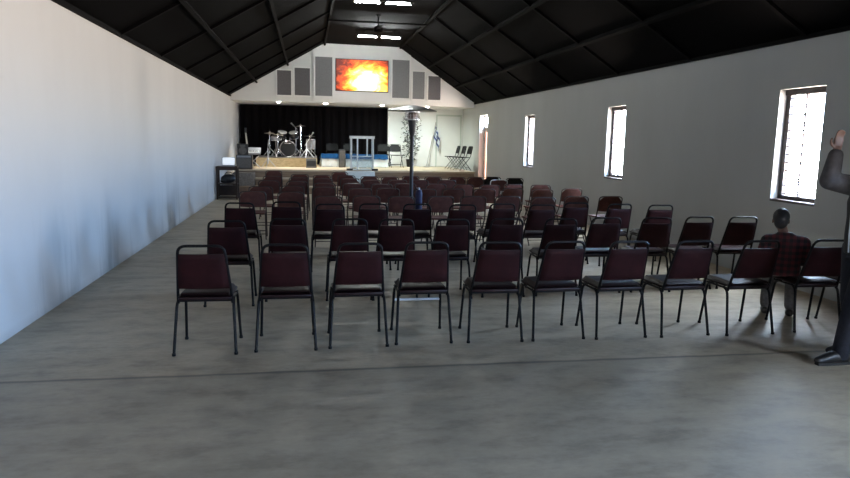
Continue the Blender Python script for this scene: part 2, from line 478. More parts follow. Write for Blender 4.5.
# dark wall plates under the eaves
trim(MB().box((XL,YR,ZE-.05), (XL+.04,22.86,ZE)), M['beam'])
trim(MB().box((XR-.04,YR,ZE-.05), (XR,23.4,ZE)), M['beam'])

# gable wall over the stage opening, with a centre bay standing proud
def gp(pts, d0, d1, m, name=None, parent=None):
    poly = [(x, gy(x)+d0, z) for x, z in pts]
    b = MB().prism(poly, (0, d1-d0, 0))
    return b
ZS = 2.87                                           # soffit height
gable = [(XL,ZS),(XR,ZS),(XR,ZE),(XB,ZT),(XA,ZT),(XL,ZE)]
w = gp(gable, .0, .16, None); structure(w.build('wall_gable', M['white'], smooth=False))
bay = [(.19,ZS+.03),(3.50,ZS+.03),(3.50,slopez(3.50)),(XB,ZT),(XA,ZT),(.19,slopez(.19))]
trim(gp(bay, -.09, .0, None), M['whitewood'])
# soffit ceiling of the stage recess
structure(MB().prism([(XL,gy(XL)+.16,ZS),(XR,gy(XR)+.16,ZS),(XR,YB,ZS),(XL,YB,ZS)], (0,0,.1)).build('ceiling_stage', M['white'], smooth=False))
# white wall on the right of the recess and its return
structure(MB().box((2.98,25.25,0), (XR,25.4,ZS)).box((2.98,25.40,0), (3.11,YB,ZS)).build('wall_stage', M['white'], smooth=False))

# ---- windows
wn = [0]
def window(y0, y1, z0, z1):
    wn[0] += 1
    x0, x1 = XR+.10, XR+.145
    r = structure(empty('window_%d' % wn[0], (0,0,0)))
    ft = .075
    b = MB().box((x0,y0,z0), (x1,y0+ft,z1)).box((x0,y1-ft,z0), (x1,y1,z1)).box((x0,y0,z1-ft), (x1,y1,z1)).box((x0,y0,z0), (x1,y1,z0+ft))
    b.build('window_frame', M['winframe'], r, False)
    ym = y0+(y1-y0)*.55
    MB().box((x0+.005,ym-.014,z0), (x1,ym+.014,z1)).build('mullion', M['winframe'], r, False)
    b = MB(); zz = z0+.1
    while zz < z1-.05:
        b.box((x0+.012,ym,zz-.009), (x0+.026,y1-ft,zz+.009)); zz += .098
    b.build('burglar_bars', M['winframe'], r, False)
    MB().box((x0+.03,y0+.02,z0+.02), (x0+.036,y1-.02,z1-.02)).build('window_pane', M['glass'], r, False)
    MB().box((x0-.02,y0,z1-.07), (x1+.02,y1,z1)).build('window_lintel', M['winframe'], r, False)
    MB().box((XR-.008,y0+.002,z0+.001), (x0,y1-.002,z0+.03)).box((x0,y0,z0), (x1+.02,y1,z0+.08)).build('window_sill', M['winframe'], r, False)
for i in (0,1,2,4): window(*OPEN[i])  # the last window is out of view, added to let daylight in
# side door by the stage: cream leaf with a clear transom light above
y0, y1, z0, z1 = OPEN[3]
r = structure(empty('door_1'))
xf = XR+.155
MB().box((xf,y0,z0), (xf+.06,y0+.05,z1)).box((xf,y1-.05,z0), (xf+.06,y1,z1)).box((xf,y0,z1-.05), (xf+.06,y1,z1)).box((xf,y0,2.12), (xf+.06,y1,2.18)).build('door_frame', M['whitewood'], r, False)
lf = structure(MB().box((xf+.015,y0+.05,z0+.01), (xf+.055,y0+.15,2.12)).box((xf+.015,y1-.15,z0+.01), (xf+.055,y1-.05,2.12)).box((xf+.015,y0+.15,z0+.01), (xf+.055,y1-.15,.18)).box((xf+.015,y0+.15,2.02), (xf+.055,y1-.15,2.12)).build('door_leaf', M['doorleaf'], r, False))
MB().box((xf+.03,y0+.14,.17), (xf+.036,y1-.14,2.03)).build('tinted_pane', M['amber'], lf, False)  # glazing put in the leaf to bring daylight to the far left wall
MB().box((xf+.02,y0+.05,2.18), (xf+.026,y1-.05,z1-.05)).build('transom_pane', M['glass'], r, False)
MB().tube([(xf+.015,y0+.14,1.0),(xf-.04,y0+.14,1.0),(xf-.04,y0+.26,1.0)], .011).build('door_handle', M['steel'], r)
# white door in the stage wall
r = structure(empty('door_2'))
MB().box((4.80,25.235,.70), (4.85,25.25,2.66)).box((4.85,25.235,2.60), (5.74,25.25,2.66)).box((5.74,25.235,.70), (5.79,25.25,2.66)).build('door_frame', mat('door_frame_grey', (.50,.54,.50), .6, noise=.03), r, False)
MB().box((4.86,25.238,.72), (5.73,25.25,2.59)).build('door_leaf', M['white'], r, False)

# ------------------------------------------------------------------ stage
ZK = .70
st = thing('stage', 'wide pale wooden stage platform with brown steps across the far end', 'stage', (1.5,21.3,0))
inv = Matrix.Translation((-1.5,-21.3,0))
MB().prism([(-2.2,21.3,ZK-.05),(5.38,21.3,ZK-.05),(5.38,25.24,ZK-.05),(2.97,25.24,ZK-.05),(2.97,26.3,ZK-.05),(-2.2,26.3,ZK-.05)], (0,0,.05)).xf(inv).build('deck', M['deck'], st, False)
MB().prism([(-2.18,21.32,0),(5.36,21.32,0),(5.36,25.22,0),(2.96,25.22,0),(2.96,26.3,0),(-2.18,26.3,0)], (0,0,ZK-.05)).xf(inv).build('riser_face', M['step'], st, False)
MB().box((-1.55,20.98,0), (5.36,21.32,.42)).box((-1.57,20.96,.42), (5.38,21.32,.46), 1).xf(inv).build('step', [M['step'], M['deck']], st, False)
MB().box((-1.55,20.64,0), (5.36,20.98,.19)).box((-1.57,20.62,.19), (5.38,20.98,.23), 1).xf(inv).build('step', [M['step'], M['deck']], st, False)
MB().box((-2.2,20.75,0), (-1.58,21.3,.62), bev=.01).xf(inv).build('carpeted_block', M['carpet'], st)
o = MB().box((-1.95,20.05,0), (-1.60,20.4,.26), bev=.008).build('cardboard_box', mat('cardboard', (.20,.125,.08), .8, noise=.15))
tag(o, 'low brown box on the floor before the left end of the stage', 'box')
o = MB().box((1.17,20.98,.465), (2.08,21.29,.69), bev=.006).box((1.17,20.66,.235), (2.08,20.955,.44), bev=.006).box((1.17,20.90,.466), (2.08,21.0,.50)).build('white_step_block', M['cloth_white'])
tag(o, 'white block on the stage steps below the clear lectern', 'block')

# drum riser
rs = thing('drum_riser', 'low riser of pale boards carrying the drum kit', 'platform', (-.65,24.0,ZK))
inv = Matrix.Translation((.65,-24.0,-ZK))
MB().box((-1.70,23.3,ZK), (.33,25.3,1.005)).xf(inv).build('riser_box', M['osb'], rs, False)
MB().box((-1.70,23.3,1.005), (.33,25.3,1.02)).xf(inv).build('riser_top', M['monitor_grey'], rs, False)

# black stage curtain with folds
def cur(u, v):
    x = XL+.06+u*(2.9795-XL-.06)
    return (x, 25.52+.03*math.sin(u*118)+.02*math.sin(u*47+2), ZK+.01+v*(ZS-ZK-.03))
o = MB().sheet(cur, 260, 2, .012).build('stage_curtain', M['curtain'])
tag(o, 'wide black curtain hanging behind the drum kit on stage', 'curtain')

# ------------------------------------------------------------------ gable: acoustic panels and picture screen
def wallpanel(x0, x1, z0, z1, m, label, proud):
    xc = (x0+x1)/2
    r = thing('acoustic_panel', label, 'panel', (xc, gy(xc)-proud, z0), math.atan(.07), 'acoustic panels on the gable')
    h = (x1-x0)/2; H = z1-z0
    MB().box((-h+.035,-.035,.035), (h-.035,0,H-.035)).build('panel_face', m, r, False)
    f = .04
    MB().box((-h,-.05,0), (-h+f,0,H)).box((h-f,-.05,0), (h,0,H)).box((-h,-.05,H-f), (h,0,H)).box((-h,-.05,0), (h,0,f)).build('panel_frame', M['whitewood'], r, False)
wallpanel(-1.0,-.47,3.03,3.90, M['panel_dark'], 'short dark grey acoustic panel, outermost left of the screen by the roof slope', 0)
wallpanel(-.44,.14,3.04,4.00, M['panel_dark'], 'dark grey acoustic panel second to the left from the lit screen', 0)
wallpanel(.23,.87,3.04,4.38, M['panel'], 'tall grey acoustic panel directly left of the lit screen', .09)
wallpanel(2.81,3.48,3.06,4.40, M['panel'], 'tall grey acoustic panel directly right of the lit screen', .09)
wallpanel(3.53,4.03,3.05,4.05, M['panel'], 'short grey acoustic panel second to the right from the lit screen', 0)
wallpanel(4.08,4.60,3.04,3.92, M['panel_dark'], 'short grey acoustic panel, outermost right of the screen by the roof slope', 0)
sr = thing('screen', 'wide lit screen showing a fiery red and yellow picture on the gable', 'screen', (1.825,gy(1.825)-.09,3.26), math.atan(.04))
MB().box((-.89,-.06,0), (.89,0,1.06), bev=.006).build('bezel', M['screenblack'], sr, False)
MB().box((-.865,-.064,.025), (.865,-.06,1.035)).build('picture', M['fire'], sr, False)

# downlights in the soffit
dls = [(-.93,'downlight in the soffit above the drum kit, leftmost of four'), (.62,'second downlight from the left in the soffit, below the lit screen'), (2.55,'third downlight from the left in the soffit, above the curtain edge'), (4.15,'downlight in the soffit above the flag, rightmost of four')]
for i, (dx, lb) in enumerate(dls):
    dy = gy(dx)+.22
    t_ = thing('downlight', lb, 'ceiling light', (dx,dy,ZS-.001), 0, 'downlights in the stage soffit')
    MB().lathe([(.085,-.012),(.10,-.006),(.10,0)], seg=20).build('trim_ring', M['whitewood'], t_)
    MB().sphere((0,0,-.012), (.07,.07,.035), 16).build('lens', M['lamp_on'], t_)

# ------------------------------------------------------------------ fluorescent lights, fan
def fixture(x0, y, lb, slant=0):
    r = thing('fluorescent_light', lb, 'ceiling light', (x0,y,4.56), slant, 'fluorescent lights under the ceiling')
    MB().box((-.66,-.03,.03), (.66,.03,.06), bev=.008).build('batten', M['black'], r, False)
    for s in (-1, 1):
        a, b2 = (.06*s, .60*s)
        MB().tube([(a,0,0),(b2,0,0)], .017, 12).build('tube', M['tube_on'], r)
        MB().box((a-.015,-.018,-.01), (a+.015,.018,.04)).box((b2-.015,-.018,-.01), (b2+.015,.018,.04)).build('lamp_holder', M['black'], r, False)
    for s in (-.4, .4):
        MB().tube([(s,0,.06),(s,0,.221)], .008, 6).build('hanger', M['black'], r)
fixture(1.60, 14.75, 'twin fluorescent light high in the roof, nearer of the pair')
fixture(2.03, 19.58, 'twin fluorescent light high in the roof, close to the gable wall', .02)
fan = thing('ceiling_fan', 'dark ceiling fan hanging between the two fluorescent lights', 'fan', (1.78,17.4,4.42))
MB().lathe([(.04,.33),(.06,.35),(.06,.359)], seg=14).tube([(0,0,.1),(0,0,.35)], .015).build('rod', M['beam'], fan)
MB().lathe([(.03,-.08),(.10,-.06),(.12,0),(.10,.06),(.04,.1)], seg=18).build('motor', M['beam'], fan)
for k in range(3):
    a = .5+k*2*PI/3
    MB().box((.10,-.065,-.006), (.62,.065,.006), bev=.004).xf(Matrix.Rotation(a,4,'Z') @ Matrix.Rotation(.16,4,'X')).build('blade', M['beam'], fan)
trim(MB().box((XA-.02,17.9,4.66), (XB+.02,17.96,4.70)), M['beam'])

# ------------------------------------------------------------------ chairs
def make_banquet():
    r = empty('banquet_chair')
    # padded seat with a rounded front
    b = MB()
    sec = []
    def seat(u, v):
        a = (u-.5)*2; w = .205-.012*v
        x = a*w; y = .045+v*.425
        edge = min(1, (1-abs(a))*7, v*9+.35, (1-v)*7)
        z = .452+.034*math.sqrt(max(0, edge))
        if v > .9: z -= .012*(v-.9)/.1
        return (x, y, z)
    b.sheet(seat, 16, 16, 0)
    b.box((-.200,.05,.428), (.200,.465,.452), bev=.010)
    b.build('seat', M['seat_vinyl'], r)
    b = MB()
    A = (.205,.075,.44); T = (.168,-.065,.875)
    def onb(t, sx): return Vector((sx*(A[0]+(T[0]-A[0])*t), A[1]+(T[1]-A[1])*t, A[2]+(T[2]-A[2])*t))
    def pad(u, v, off):
        t = .195+.655*v; a = (u-.5)*2
        l = onb(t, 1); x = a*(l.x-.006)
        bow = -.018*(1-a*a)
        edge = min(1, (1-abs(a))*8, v*8, (1-v)*8)
        return Vector((x, l.y+bow+off*(.012+.014*math.sqrt(max(0, edge))), l.z))
    b.sheet(lambda u, v: pad(u, v, -1), 14, 12); b.sheet(lambda u, v: pad(u, v, 1), 14, 12)
    for e in range(2):
        b.sheet(lambda u, v: pad(e, v, -1+2*u), 1, 12); b.sheet(lambda u, v: pad(v, e, -1+2*u), 1, 14)
    b.build('backrest', M['vinyl'], r)
    hoop = bez_round([(.205,.085,.40), onb(.02,1), onb(1,1), onb(1,-1), onb(.02,-1), (-.205,.085,.40)], .062, 6)
    MB().tube(hoop, .0115, 8).build('back_frame', M['frame'], r)
    for s in (-1, 1):
        rear = bez_round([(s*.235,0,.006), (s*.214,.075,.40), (s*.208,.14,.425)], .05, 4)
        MB().tube(rear, .0115, 8).lathe([(.015,0),(.015,.02)], (s*.235,0,0), 8).build('leg', M['frame'], r)
        front = bez_round([(s*.222,.445,.006), (s*.206,.385,.405), (s*.204,.32,.425)], .05, 4)
        MB().tube(front, .0115, 8).lathe([(.015,0),(.015,.02)], (s*.222,.445,0), 8).build('leg', M['frame'], r)
    MB().tube([(-.208,.09,.418),(.208,.09,.418)], .010, 8).tube([(-.206,.10,.42),(-.204,.40,.42)], .010, 8).tube([(.206,.10,.42),(.204,.40,.42)], .010, 8).tube([(-.204,.39,.418),(.204,.39,.418)], .010, 8).build('seat_frame', M['frame'], r)
    return r
def make_folding(padm, frm):
    r = empty('folding_chair')
    def seat(u, v):
        a = (u-.5)*2; w = .205-.02*(1-v)
        return (a*w, .03+v*.38, .445+.006*v-.012*(1-a*a)*math.sin(PI*v))
    MB().sheet(seat, 12, 10, -.022).build('seat', padm, r)
    # curved back panel with rounded upper corners
    def back(u, v):
        a = (u-.5)*2
        top = .800-.080*max(0, abs(a)-.50)**2.2/.2176
        bot = .556+.030*(1-a*a)*0 - .012*(1-a*a)
        z = bot+(top-bot)*v
        y = -.055+(.80-z)*.24-.030*(1-a*a)
        return (a*(.208-.006*v), y, z)
    MB().sheet(back, 16, 8, -.022).build('backrest', padm, r)
    def up(s, z): return (s*(.215 if z < .5 else .209), -.055+(.80-z)*.24 + (0 if z > .4 else (.4-z)*.55), z)
    for s in (-1, 1):
        p = [up(s,.72), up(s,.62), up(s,.44), (s*.215,.20,.25), (s*.218,.395,.005)]
        MB().tube(bez_round(p, .10, 4), .0115, 8).build('leg', frm, r)
        MB().tube(bez_round([(s*.196,.33,.43), (s*.200,.16,.22), (s*.206,-.01,.005)], .1, 3), .0105, 8).build('leg', frm, r)
    MB().tube(bez_round([up(1,.70), (.209,-.055,.806), (-.209,-.055,.806), up(-1,.70)], .085, 6), .0105, 8).build('back_frame', frm, r)
    MB().tube([(-.217,.32,.11),(.217,.32,.11)], .007, 6).build('stretcher', frm, r)
    MB().tube([(-.204,.04,.09),(.204,.04,.09)], .007, 6).build('stretcher', frm, r)
    return r
ORD = ['first','second','third','fourth','fifth','sixth','seventh','eighth','ninth','tenth','eleventh']
H0 = [None]
def place(proto, name, x, y, rz, label, group, cat='chair'):
    if not proto.get('used'):
        proto['used'] = 1; o = proto; o.location = (x,y,0); o.rotation_euler = (0,0,rz)
        tag(o, label, cat, group)
    else:
        o = dup(proto, (x,y,0), rz, label, group)
    o['category'] = cat
    return o
banq = make_banquet()
fold = make_folding(M['brown_pad'], M['fold_frame'])
foldblack = make_folding(M['black_pad'], M['frame'])
foldpale = make_folding(M['brown_pad'], M['alu'])
# rows of the seating counted from the end away from the stage; x, y of the point between the rear feet
ROW1 = [(-.795,5.27,-.02),(-.175,5.30,.0),(.41,5.33,.02),(.96,5.37,0),(1.575,5.35,-.03),(2.145,5.355,.04),(2.72,5.34,.03),(3.335,5.34,.05),(3.965,5.315,.02),(4.68,5.335,-.06),(5.26,5.34,.0)]
R2 = [(-.76,6.56),(-.19,6.72),(.42,6.71),(.89,6.67),(1.47,6.67),(2.06,6.71),(2.66,6.71),(3.21,6.8),(3.81,6.8),(4.38,6.89),(4.93,6.89)]
R3 = [(-.81,8.36),(-.26,8.51),(.27,8.24),(.81,8.29),(1.36,8.27),(1.93,8.2),(2.49,8.35),(2.99,8.23),(3.58,8.53),(4.13,8.37),(4.66,8.25)]
rows_b = [ROW1, [(x*1.03-.0,y*1.03+.06,random.uniform(-.05,.05)) for x, y in R2], [(x*1.03,y*1.03+.06,random.uniform(-.05,.05)) for x, y in R3]]
RN = ['rearmost row','second row from the rear','third row from the rear','fourth row from the rear','fifth row from the rear','sixth row from the rear','seventh row from the rear','eighth row from the rear','ninth row from the rear']
for ri, row in enumerate(rows_b):
    for i, (x, y, a) in enumerate(row):
        end = 'the left wall'
        lb = 'maroon padded banquet chair, %s from %s in the %s' % (ORD[i], end, RN[ri])
        o = place(banq, 'banquet_chair', x, y, a, lb, 'maroon banquet chairs')
        if ri == 0 and i == 3: MB().tube([(-.212,.405,.29),(.212,.405,.29)], .011, 8).build('stretcher', M['alu'], o)
R4 = [(-.89,11.3),(-.27,11.25),(.32,10.44),(.92,10.55),(1.47,10.49),(2.11,10.53),(2.66,10.57),(3.25,10.6),(3.81,10.45),(4.48,10.68),(5.11,10.71)]
R5 = [(-.83,12.45),(-.27,12.64),(.30,12.44),(.94,12.14),(1.46,12.25),(2.13,12.13),(2.68,12.18),(3.29,12.24),(3.9,12.42),(4.43,12.22),(5.13,12.49)]
R6 = [(-.78,14.17),(-.21,14.0),(.34,13.52),(.90,13.47),(1.47,13.4),(1.98,13.6),(2.61,13.57),(3.17,13.46),(3.71,13.4),(4.3,13.65),(4.85,13.5)]
R7 = [(-.79,15.81),(-.19,15.33),(.34,15.04),(.94,15.14),(1.39,14.7),(1.97,14.8),(2.47,14.86),(3.12,14.93)]
R8 = [(-.18,16.7),(.35,16.45),(.94,16.45),(1.47,16.12),(1.95,16.0),(2.52,16.43),(3.04,16.2),(3.64,16.2),(4.14,16.29)]
R9 = [(-.88,18.3),(.85,18.0)]
for ri, row in enumerate((R4,R5,R6,R7,R8,R9)):
    for i, (x, y) in enumerate(row):
        lb = 'brown folding chair, %s from the left wall in the %s' % (ORD[i], RN[ri+3])
        place(fold, 'folding_chair', x, y+.055, random.uniform(-.07,.07), lb, 'brown folding chairs')
place(foldpale, 'folding_chair', 4.42, 15.25, .10, 'brown folding chair with a pale metal frame near the far window wall', None)
place(foldblack, 'folding_chair', 4.62, 16.5, -.2, 'black folding chair standing by the right wall behind the pale framed one', None)
place(foldblack, 'folding_chair', 5.05, 16.0, -.15, 'black folding chair nearest the right wall below the narrow far window', None)

# ------------------------------------------------------------------ chairs and tables on the stage
def up_on(o): o.location.z = ZK+.008; return o
up_on(place(foldblack, 'folding_chair', 3.12, 24.2, PI+.1, 'black folding chair standing alone on stage right of the blue covered tables', None))
for x, lb in ((.90,'black folding chair behind the left blue covered table on stage'), (1.52,'black folding chair behind the right blue table, left of the clear lectern'), (2.78,'black folding chair behind the right end of the blue covered table')):
    up_on(place(foldblack, 'folding_chair', x, 25.0, PI, lb, None))
for k, lb in enumerate(('black folding chair furthest from the right wall in the group at the stage edge', 'black folding chair in the middle of the group at the right stage edge', 'black folding chair closest to the right wall in the group at the stage edge')):
    up_on(place(foldblack, 'folding_chair', 5.20+.10*k, 23.2-.47*k, PI/2+.05*k, lb, 'black folding chairs at the right stage edge'))
def skirt(h, z0, z1, flare, amp):
    def fn(u, v):
        a = u*2*PI
        # rectangle perimeter point
        L = [(-h,-.255),(h,-.255),(h,.255),(-h,.255),(-h,-.255)]
        seglen = [2*h,.51,2*h,.51]; tot = sum(seglen); d = u*tot; i = 0
        while i < 3 and d > seglen[i]: d -= seglen[i]; i += 1
        t = d/seglen[i]
        x = L[i][0]+(L[i+1][0]-L[i][0])*t; y = L[i][1]+(L[i+1][1]-L[i][1])*t
        nx, ny = [(0,-1),(1,0),(0,1),(-1,0)][i]
        off = flare*(1-v)+amp*(1-v)*math.sin(u*60)
        return (x+nx*off, y+ny*off, z0+(z1-z0)*v)
    return fn
for x0, x1, lb in ((.50,1.06,'low table under blue and white cloth, left of the dark loudspeaker'), (1.34,2.78,'low table under blue and white cloth, behind the clear lectern')):
    r = thing('low_table', lb, 'table', ((x0+x1)/2,24.05,ZK))
    h = (x1-x0)/2
    MB().box((-h,-.25,.40), (h,.25,.43)).build('table_top', M['whitewood'], r, False)
    for sx in (-1, 1):
        for sy in (-1, 1): MB().box((sx*(h-.04)-.02,sy*.20-.02,0), (sx*(h-.04)+.02,sy*.20+.02,.40)).build('leg', M['darkwood'], r, False)
    o = MB().sheet(skirt(h+.008,.012,.434,.06,.012), 96, 4, .004).box((-h-.008,-.258,.431), (h+.008,.258,.436)).build('white_tablecloth', M['cloth_white'])
    o.location = r.location
    tag(o, 'white cloth hanging to the floor from the %s low stage table' % ('shorter left' if x1 < 1.2 else 'longer right'), 'tablecloth')
    o = MB().sheet(skirt(h+.018,.29,.448,.05,.010), 96, 3, .005).box((-h-.018,-.268,.440), (h+.018,.268,.449)).build('blue_tablecloth', M['cloth_blue'])
    o.location = r.location
    tag(o, 'blue cloth laid over the white one on the %s low stage table' % ('shorter left' if x1 < 1.2 else 'longer right'), 'tablecloth')
s = thing('loudspeaker', 'dark upright loudspeaker standing between the two blue covered tables', 'loudspeaker', (1.19,23.6,ZK))
MB().box((-.11,-.12,0), (.11,.12,.62), bev=.012).build('cabinet', M['black'], s)
MB().box((-.095,-.128,.03), (.095,-.12,.59)).build('grille', M['monitor_grey'], s, False)
s = thing('floor_monitor', 'charcoal box on the stage floor before the right end of the drum riser', 'box', (.13,22.95,ZK))
MB().prism([(-.17,-.15,0),(-.17,.15,0),(-.17,.15,.30),(-.17,-.03,.30)], (.34,0,0)).build('cabinet', M['monitor_grey'], s, False)
MB().box((-.15,-.155,.06), (.15,-.13,.24), rot=Matrix.Rotation(-.36,3,'X')).build('grille', M['black'], s, False)

# clear lectern
L = thing('lectern', 'clear lectern with white metal posts at the front of the stage', 'lectern', (1.72,21.62,ZK))
W_, D_ = .345, .17
for sx, sy in ((-1,-1),(1,-1),(1,1),(-1,1)):
    MB().box((sx*W_-.022,sy*D_-.022,.03), (sx*W_+.022,sy*D_+.022,1.03)).build('post', M['alu'], L, False)
MB().box((.13,-D_-.02,.45), (.175,-D_+.02,1.0)).box((-.175,-D_-.02,.0), (-.13,-D_+.02,1.0)).build('rail', M['alu'], L, False)
b = MB().box((-.385,-.21,1.0), (.385,.21,1.03)).box((-.385,-.22,1.0), (.385,-.20,1.085)).box((-.385,-.21,1.03), (-.365,.21,1.085)).box((.365,-.21,1.03), (.385,.21,1.085))
b.build('tray', M['alu'], L, False)
MB().box((-.355,-.18,1.04), (.355,.19,1.048), rot=Matrix.Rotation(.10,3,'X')).build('reading_top', M['acrylic'], L, False)
MB().box((-.335,-D_-.01,.43), (.335,D_+.01,.455)).build('shelf', M['alu'], L, False)
MB().box((-.32,-D_+.002,.05), (.32,-D_+.012,.43)).build('front_pane', M['acrylic'], L, False)
for sx in (-1, 1): MB().box((sx*W_-.005,-D_+.03,.05), (sx*W_+.005,D_-.03,1.0)).build('side_pane', M['acrylic'], L, False)
MB().box((-.40,-.21,.012), (.40,.21,.032)).build('base_plate', M['alu'], L, False)
for sx in (-1, 1): MB().box((sx*.40-.10,-.23,0), (sx*.40+.10,-.19,.06), bev=.008).build('foot', M['black'], L, False)

# ------------------------------------------------------------------ drum kit on the riser
ZD = 1.021
def drum(mb_parent, c, axis, rad, depth, shellm, headm, names=('shell','head','hoop')):
    ax = Vector(axis).normalized(); c = Vector(c)
    MB().lathe([(rad*.985,-depth/2),(rad,-depth/2+.01),(rad,depth/2-.01),(rad*.985,depth/2)], c, 24, axis=ax).build(names[0], shellm, mb_parent)
    for s in (-1, 1):
        e = c+ax*s*(depth/2+.002)
        MB().lathe([(rad*.97,-.003),(rad*.97,.003)], e, 24, axis=ax).build(names[1], headm, mb_parent)
        ring = []
        R0 = Vector((0,0,1)).rotation_difference(ax).to_matrix()
        for k in range(24):
            a = 2*PI*k/24; ring.append(e+R0 @ Vector((math.cos(a)*rad*1.02, math.sin(a)*rad*1.02, -s*.006)))
        MB().tube(ring, .010, 6, True).build(names[2], M['chrome'], mb_parent)
def tripod(parent, h, r=.28, m='chrome', foot=.0):
    for k in range(3):
        a = k*2*PI/3+.4
        MB().tube([(0,0,.30),(math.cos(a)*r*.7,math.sin(a)*r*.7,.10),(math.cos(a)*r,math.sin(a)*r,.012)], .013, 6).build('leg', M[m], parent)
    MB().tube([(0,0,.12),(0,0,h)], .017, 8).build('pole', M[m], parent)
bd = thing('bass_drum', 'black bass drum with two toms mounted on top in the middle of the kit', 'drum', (-.66,24.1,ZD))
drum(bd, (0,0,.285), (0,1,0), .27, .40, M['drum_shell'], M['drum_black'])
for sx in (-1, 1):
    MB().tube([(sx*.24,-.1,.20),(sx*.34,-.16,.008)], .009, 6).build('spur', M['chrome'], bd)
    MB().tube([(sx*.06,0,.55),(sx*.08,0,.68),(sx*.17,.02,.74)], .013, 6).build('tom_arm', M['chrome'], bd)
    drum(bd, (sx*.20,.02,.76), (sx*-.12,-.38,.9), .15, .20, M['drum_shell'], M['drum_head'], ('tom_shell','tom_head','tom_hoop'))
MB().box((-.12,-.23,.46), (.12,-.215,.49), bev=.004).build('hoop_clamp', M['chrome'], bd)
sn = thing('snare_drum', 'chrome snare drum on a low stand left of the bass drum', 'drum', (-1.08,24.45,ZD))
drum(sn, (0,0,.62), (0,0,1), .18, .14, M['steel'], M['drum_head']); tripod(sn, .55, .22)
ft = thing('floor_tom', 'grey floor tom on three chrome legs at the right of the kit', 'drum', (.12,23.62,ZD))
drum(ft, (0,0,.46), (0,0,1), .155, .34, M['grey_drum'], M['drum_head'])
for k in range(3):
    a = k*2*PI/3+.6
    MB().tube([(math.cos(a)*.17,math.sin(a)*.17,.55),(math.cos(a)*.17,math.sin(a)*.17,.10),(math.cos(a)*.21,math.sin(a)*.21,.01)], .009, 6).build('leg', M['chrome'], ft)
def cymbal(x, y, h, r, tilt, lb, hh=False):
    t_ = thing('cymbal_stand', lb, 'cymbal', (x,y,ZD), 0, 'cymbals of the drum kit')
    tripod(t_, h+.05)
    Rm = Matrix.Translation((0,0,h)) @ Matrix.Rotation(tilt,4,'Y')
    MB().lathe([(r,0),(r*.6,.012),(r*.22,.022),(r*.18,.045),(.02,.052)], seg=28).xf(Rm).build('cymbal', M['cymbal'], t_)
    if hh: MB().lathe([(.02,-.05),(r*.18,-.045),(r*.22,-.02),(r*.6,-.012),(r,-.002)], seg=28).xf(Rm).build('cymbal', M['cymbal'], t_)
    MB().lathe([(.018,.05),(.02,.06),(.012,.085)], (0,0,h), 8).build('wing_nut', M['black'], t_)
cymbal(-1.26, 23.7, .80, .19, .0, 'pair of hi-hat cymbals on a stand at the left of the kit', True)
cymbal(-.98, 23.5, .74, .20, .05, 'flat cymbal on a stand between the hi-hat and the bass drum')
cymbal(-.22, 23.6, 1.06, .17, -.08, 'tallest cymbal on a thick stand right of the bass drum')
cymbal(.08, 24.3, .72, .21, .04, 'low cymbal above the grey floor tom at the right')
def micstand(x, y, z, h, tip, lb, m='chrome'):
    t_ = thing('microphone_stand', lb, 'microphone stand', (x,y,z), 0, 'microphone stands on the stage')
    tripod(t_, h, .26, m)
    tip = Vector(tip); b0 = Vector((0,0,h)); d = (tip-b0).normalized()
    MB().tube([b0-d*.12, tip], .010, 6).build('boom', M[m], t_)
    MB().tube([tip-d*.02, tip+d*.13], .020, 8).sphere(tip+d*.15, .030, 10).build('microphone', M['steel'], t_)
micstand(-.40, 24.75, ZD, 1.02, (-.08,-.15,1.10), 'boom microphone stand reaching over the middle of the drum kit', 'steel')
micstand(-.02, 23.36, ZD, .50, (.14,-.05,.72), 'short boom stand with pale boom rising right of the floor tom', 'alu')
dt = thing('drum_throne', 'round black drum stool behind the bass drum', 'stool', (-.66,24.95,ZD))
MB().lathe([(.10,.46),(.165,.47),(.17,.52),(.15,.545),(.02,.55)], seg=20).build('seat', M['black'], dt); tripod(dt, .47, .24)

# keyboard on its stand, guitar, left gear
kb = thing('keyboard', 'grey electronic keyboard tilted on a stand left of the drums', 'keyboard', (-1.73,22.55,ZK))
Rk = Matrix.Translation((0,0,.535)) @ Matrix.Rotation(.62,4,'X')
MB().box((-.24,-.16,-.03), (.24,.16,.03), bev=.01).xf(Rk).build('body', M['key_grey'], kb)
MB().box((-.22,-.15,.03), (.22,-.03,.042), bev=.002).xf(Rk).build('white_keys', M['cloth_white'], kb, False)
b = MB()
for k in range(15):
    if k % 7 not in (2, 6): b.box((-.20+k*.028,-.10,.042), (-.185+k*.028,-.03,.05))
b.xf(Rk).build('black_keys', M['black'], kb, False)
ks = thing('keyboard_stand', 'folding metal stand with crossed legs holding the grey keyboard', 'stand', (-1.73,22.60,ZK))
for s in (-1, 1):
    MB().tube([(-.20,s*.10,.012),(.18,s*.10,.385)], .014, 6).tube([(.20,s*.10,.012),(-.18,s*.10,.385)], .014, 6).build('crossed_legs', M['steel'], ks)
MB().tube([(-.2,-.2,.012),(-.2,.2,.012)], .012, 6).tube([(.2,-.2,.012),(.2,.2,.012)], .012, 6).build('foot_bar', M['steel'], ks)
micstand(-1.28, 22.85, ZK, .62, (.02,-.02,.74), 'microphone stand between the grey keyboard and the drum riser', 'steel')
gt = thing('electric_guitar', 'dark guitar leaning upright by the left end of the stage curtain', 'guitar', (-1.95,23.75,ZK))
tilt = Matrix.Translation((0,0,.12)) @ Matrix.Rotation(-.16,4,'X') @ Matrix.Rotation(-.12,4,'Y')
body = [(.00,.0),(.13,.03),(.17,.12),(.13,.22),(.10,.27),(.14,.35),(.12,.43),(.05,.42),(.02,.40),(-.02,.40),(-.06,.44),(-.13,.42),(-.14,.34),(-.10,.27),(-.13,.21),(-.17,.11),(-.12,.02)]
